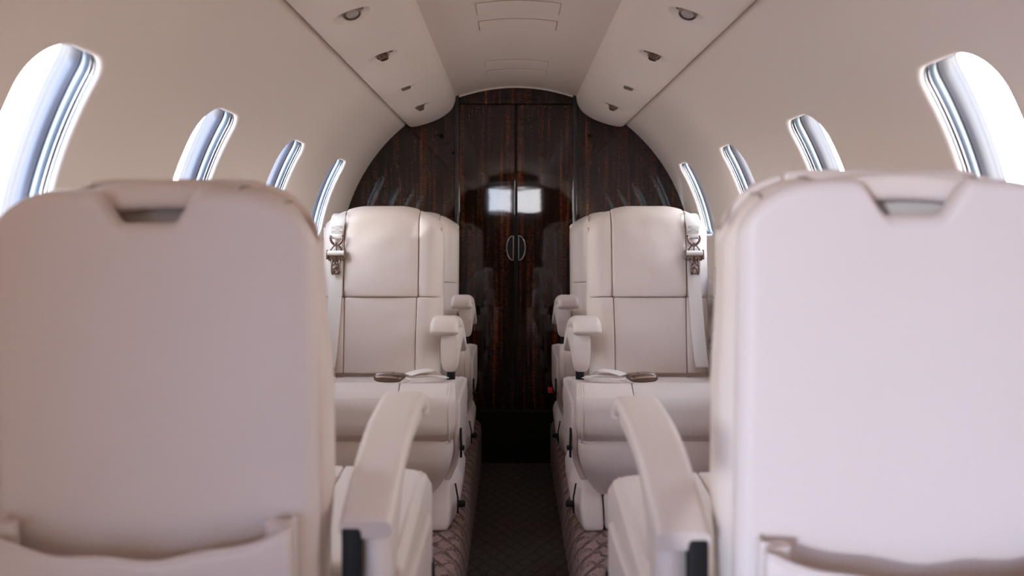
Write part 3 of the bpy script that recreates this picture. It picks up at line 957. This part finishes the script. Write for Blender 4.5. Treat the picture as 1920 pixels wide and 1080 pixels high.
    if not near:
        # --- shoulder belt on the wall side
        sb = -0.146
        f_face = 0.010
        up = [(sb + 0.002, -0.120, 0.872), (sb + 0.001, -0.105, 0.906), (sb, -0.065, 0.918), (sb, -0.02, 0.910), (sb, 0.004, 0.890), (sb, 0.011, 0.86), (sb, 0.013, 0.825)]
        pth = [rec(p) for p in spline(up, 30)]
        g = G(); g.add(sweep([W(p) for p in pth], 0.047, 0.0045, Vector((1, 0, 0)), 0.4, 3, True, lambda t: (1.0 - 0.30 * smoothstep(0.78, 1.0, t), 1)))
        belt = link('shoulder_belt', g.v, g.f, 'web', root)
        lo = [(sb, 0.009, 0.800), (sb, 0.0095, 0.74), (sb - 0.001, 0.0095, 0.66), (sb - 0.006, 0.011, 0.55), (sb - 0.012, 0.014, 0.45), (sb - 0.016, 0.020, 0.405)]
        pth = [rec(p) for p in spline(lo, 30)]
        g = G(); g.add(sweep([W(p) for p in pth], 0.044, 0.003, Vector((1, 0, 0)), 0.4, 3)); link('strap', g.v, g.f, 'web', belt)
        # stitched box
        g = G()
        def st(a, b): g.add(tube([W(rec(a)), W(rec(b))], 0.0006, 4))
        fz = 0.0155
        for z_ in (0.868, 0.864, 0.848, 0.844): st((sb - 0.018, fz, z_), (sb + 0.018, fz, z_))
        for a, b in ((-0.018, 0.018), (0.018, -0.018)): st((sb + a, fz, 0.864), (sb + b, fz, 0.848))
        for a in (-0.018, 0.018): st((sb + a, fz, 0.868), (sb + a, fz, 0.844))
        link('stitching', g.v, g.f, 'stitch', belt)
        # claw fitting
        g = G()
        F = lambda s, f, z: W(rec((sb + s, f, z)))
        for sg in (-1, 1):
            g.add(tube([F(sg * x, 0.020, z) for x, z in ((0.0195, 0.836), (0.0205, 0.828), (0.017, 0.816), (0.010, 0.808), (0.002, 0.804))], 0.0042, 8))
            g.add(tube([F(sg * x, 0.020, z) for x, z in ((0.002, 0.806), (0.010, 0.800), (0.017, 0.790), (0.021, 0.778))], 0.0028, 8))
            g.add(tube([F(sg * x, 0.0205, z) for x, z in ((0.0125, 0.760), (0.0125, 0.742), (0.013, 0.722), (0.012, 0.712), (0.009, 0.706))], 0.0030, 8))
            g.add(tube([F(sg * x, 0.0205, z) for x, z in ((0.0125, 0.734), (0.006, 0.741), (0.0, 0.748))], 0.0028, 8))
        g.add(tube([F(0, 0.021, 0.812), F(0, 0.021, 0.745)], 0.0026, 8))
        g.add(tube([F(0.0085 * cos(a), 0.0205, 0.720 + 0.0095 * sin(a)) for a in [2 * pi * k / 20 for k in range(20)]], 0.0042, 8, True))
        g.add(rbox(0.026, 0.003, 0.010, 0.002, (2, 1, 1), 2), lambda p: F(p.x, 0.016 + p.y, 0.762 + p.z))
        for sg in (-1, 1): g.add(rbox(0.003, 0.006, 0.016, 0.002, (1, 1, 1), 2), lambda p: F(sg * 0.029 + p.x, 0.020 + p.y, 0.772 + p.z))
        g.add(rbox(0.006, 0.003, 0.006, 0.002, (1, 1, 1), 2), lambda p: F(p.x, 0.021 + p.y, 0.805 + p.z))
        link('belt_fitting', g.v, g.f, 'bronze', belt)
        g = G(); g.add(tube([F(-0.027, 0.0225, 0.777), F(0.027, 0.0225, 0.777)], 0.0085, 14)); o = link('roller', g.v, g.f, 'web', belt, angle=40)
        g = G(); g.add(tube([F(x, 0.012 - 0.012 * k, z) for x, z, k in ((0.024, 0.862, 0), (0.026, 0.885, 0), (0.027, 0.906, .3), (0.026, 0.914, 1), (0.025, 0.916, 2.5))], 0.0016, 6)); link('guide_wire', g.v, g.f, 'nickel', belt)
        # --- lap belt resting on the cushion
        def top(f): return zc1 + 0.006 - 0.062 * (1 - (f + 0.02) / (cl + 0.02)) - max(0, 0.0) - 0.035 * max(0.0, (f - (cl - 0.07)) / 0.07) ** 2
        lap = [(0.232, 0.12, 0.000), (0.226, 0.24, 0.006), (0.205, 0.315, 0.010), (0.175, 0.352, 0.010), (0.150, 0.366, 0.008), (0.128, 0.374, 0.008)]
        pth = spline([(a, f, top(f) + dz) for a, f, dz in lap], 28)
        lat = W((0.55, 0.83, 0)).normalized()
        g = G(); g.add(sweep([W(p) for p in pth], 0.044, 0.003, lat, 0.4, 3)); lb_ = link('lap_belt', g.v, g.f, 'web', root)
        lap2 = [(0.222, 0.30, 0.016), (0.205, 0.325, 0.030), (0.170, 0.350, 0.027), (0.140, 0.366, 0.018)]
        g = G(); g.add(sweep([W(p) for p in spline([(a, f, top(f) + dz) for a, f, dz in lap2], 20)], 0.042, 0.003, lat, 0.4, 3)); link('belt_tail', g.v, g.f, 'web', lb_)
        def bk(p):
            u, v, w = p
            w *= 1 - 0.35 * (abs(u) / 0.042) ** 2
            ang = radians(8); x = u * cos(ang) - v * sin(ang); y = u * sin(ang) + v * cos(ang)
            return W((0.090 + x, 0.374 + y, top(0.374) + 0.0115 + w))
        g = G(); g.add(rbox(0.041, 0.026, 0.0120, 0.0115, (6, 4, 2), 5), bk); bo = link('buckle', g.v, g.f, 'bronze', lb_)
        g = G(); g.add(rbox(0.024, 0.015, 0.0030, 0.0025, (4, 3, 1), 3), lambda p: bk(Vector((p.x - 0.012, p.y, p.z * 1.0 + 0.0115)))); link('release_plate', g.v, g.f, 'smoke', bo)
    return root

XL, XR = -0.452, 0.437
g2 = 'pairs of facing cream seats'
make_seat('cabin_seat', -0.440, 1.113, -1, 1, True, 'cream leather seat in the left foreground, back turned, dark slot in its top notch', g2, 0.918, 0.523)
make_seat('cabin_seat', 0.427, 1.075, 1, 1, True, 'brightly lit cream leather seat in the right foreground, its back turned', g2, 0.927, 0.512, 0.45)
sl = make_seat('cabin_seat', XL, 2.665, -1, -1, False, 'cream seat facing forward behind the left foreground seat, shoulder belt at its window side', g2)
sr = make_seat('cabin_seat', XR, 2.665, 1, -1, False, 'cream seat facing forward behind the right foreground seat, shoulder belt at its window side', g2)
fl = copy_tree(sl); fl.location.y += 0.78
fl['label'] = 'farthest left cream seat, mostly hidden behind the belted left seat'
fr = copy_tree(sr); fr.location.y += 0.78
fr['label'] = 'farthest right cream seat, mostly hidden behind the belted right seat, red tab low down'
g = G(); g.add(rbox(0.010, 0.004, 0.012, 0.003, (1, 1, 1), 2), lambda p: p + Vector((-0.292, 0.02, 0.175)))
o = link('red_tab', g.v, g.f, 'red', fr); o['label'] = 'small red tab'

# ------------------------------------------------------------------ light
def lookz(o, frm, to):
    d = (Vector(to) - Vector(frm)).normalized(); o.location = frm
    o.rotation_euler = d.to_track_quat('-Z', 'Y').to_euler()
for (p, outw, w, h) in PORTALS:
    l = bpy.data.lights.new('window_portal', 'AREA'); l.shape = 'RECTANGLE'; l.size = max(w, h) ; l.size_y = max(w, h)
    l.cycles.is_portal = True
    o = bpy.data.objects.new('window_portal', l); C.objects.link(o)
    inward = p - (outw - p)
    lookz(o, p, inward)
sun = bpy.data.lights.new('sun', 'SUN'); sun.energy = 0.65; sun.angle = radians(0.8); sun.color = (0.88, 0.95, 1.06)
so = bpy.data.objects.new('sun', sun); C.objects.link(so)
so.location = (-4, -4, 2)
so.rotation_euler = Vector((0.53, 0.848, -0.02)).to_track_quat('-Z', 'Y').to_euler()

w = bpy.data.worlds.new('daylight'); bpy.context.scene.world = w; w.use_nodes = True
nt = w.node_tree
bg = nt.nodes['Background']
tc = N(nt, 'ShaderNodeTexCoord'); sep = N(nt, 'ShaderNodeSeparateXYZ')
nt.links.new(tc.outputs['Generated'], sep.inputs[0])
mr = N(nt, 'ShaderNodeMapRange'); mr.inputs[1].default_value = -1; mr.inputs[2].default_value = 1
nt.links.new(sep.outputs[2], mr.inputs[0])
rp = N(nt, 'ShaderNodeValToRGB')
e = rp.color_ramp.elements
e[0].position = 0.0; e[0].color = (0.34, 0.34, 0.36, 1)
e[1].position = 1.0; e[1].color = (0.50, 0.67, 1.0, 1)
x = e.new(0.485); x.color = (0.50, 0.50, 0.53, 1)
x = e.new(0.505); x.color = (1.0, 0.98, 0.96, 1)
x = e.new(0.65); x.color = (0.84, 0.92, 1.0, 1)
nt.links.new(mr.outputs[0], rp.inputs[0])
dt = N(nt, 'ShaderNodeVectorMath', operation='DOT_PRODUCT'); dt.inputs[1].default_value = (-0.45, -0.89, 0.0)
nt.links.new(tc.outputs['Generated'], dt.inputs[0])
mx_ = N(nt, 'ShaderNodeMapRange'); mx_.inputs[1].default_value = 0.86; mx_.inputs[2].default_value = 0.96
nt.links.new(dt.outputs['Value'], mx_.inputs[0])
tint = N(nt, 'ShaderNodeMix', data_type='RGBA'); tint.inputs[6].default_value = (1.04, 0.99, 0.93, 1); tint.inputs[7].default_value = (0.66, 0.92, 1.45, 1)
nt.links.new(mx_.outputs[0], tint.inputs[0])
mm = N(nt, 'ShaderNodeMix', data_type='RGBA', blend_type='MULTIPLY'); mm.inputs[0].default_value = 1.0
nt.links.new(rp.outputs[0], mm.inputs[6]); nt.links.new(tint.outputs[2], mm.inputs[7]); nt.links.new(mm.outputs[2], bg.inputs[0])
bg.inputs[1].default_value = 6.0

# ------------------------------------------------------------------ camera
cd = bpy.data.cameras.new('camera'); cam = bpy.data.objects.new('camera', cd); C.objects.link(cam)
cam.location = (-0.018, 0.0, 1.05); cam.rotation_euler = (radians(90), 0, 0)
cd.sensor_width = 36.0; cd.lens = 1530 / 1920 * 36.0
cd.shift_y = -105 / 1920
cd.clip_start = 0.02
cd.dof.use_dof = True; cd.dof.focus_distance = 2.55; cd.dof.aperture_fstop = 2.8
sc_ = bpy.context.scene
sc_.camera = cam
sc_.view_settings.view_transform = 'Standard'; sc_.view_settings.look = 'None'
sc_.view_settings.gamma = 1.0; sc_.view_settings.use_curve_mapping = False
sc_.view_settings.exposure = 1.3
cy = sc_.cycles
cy.use_denoising = True
cy.max_bounces = 14; cy.diffuse_bounces = 8; cy.glossy_bounces = 6; cy.transparent_max_bounces = 12
cy.sample_clamp_indirect = 8.0
cy.caustics_reflective = False; cy.caustics_refractive = False
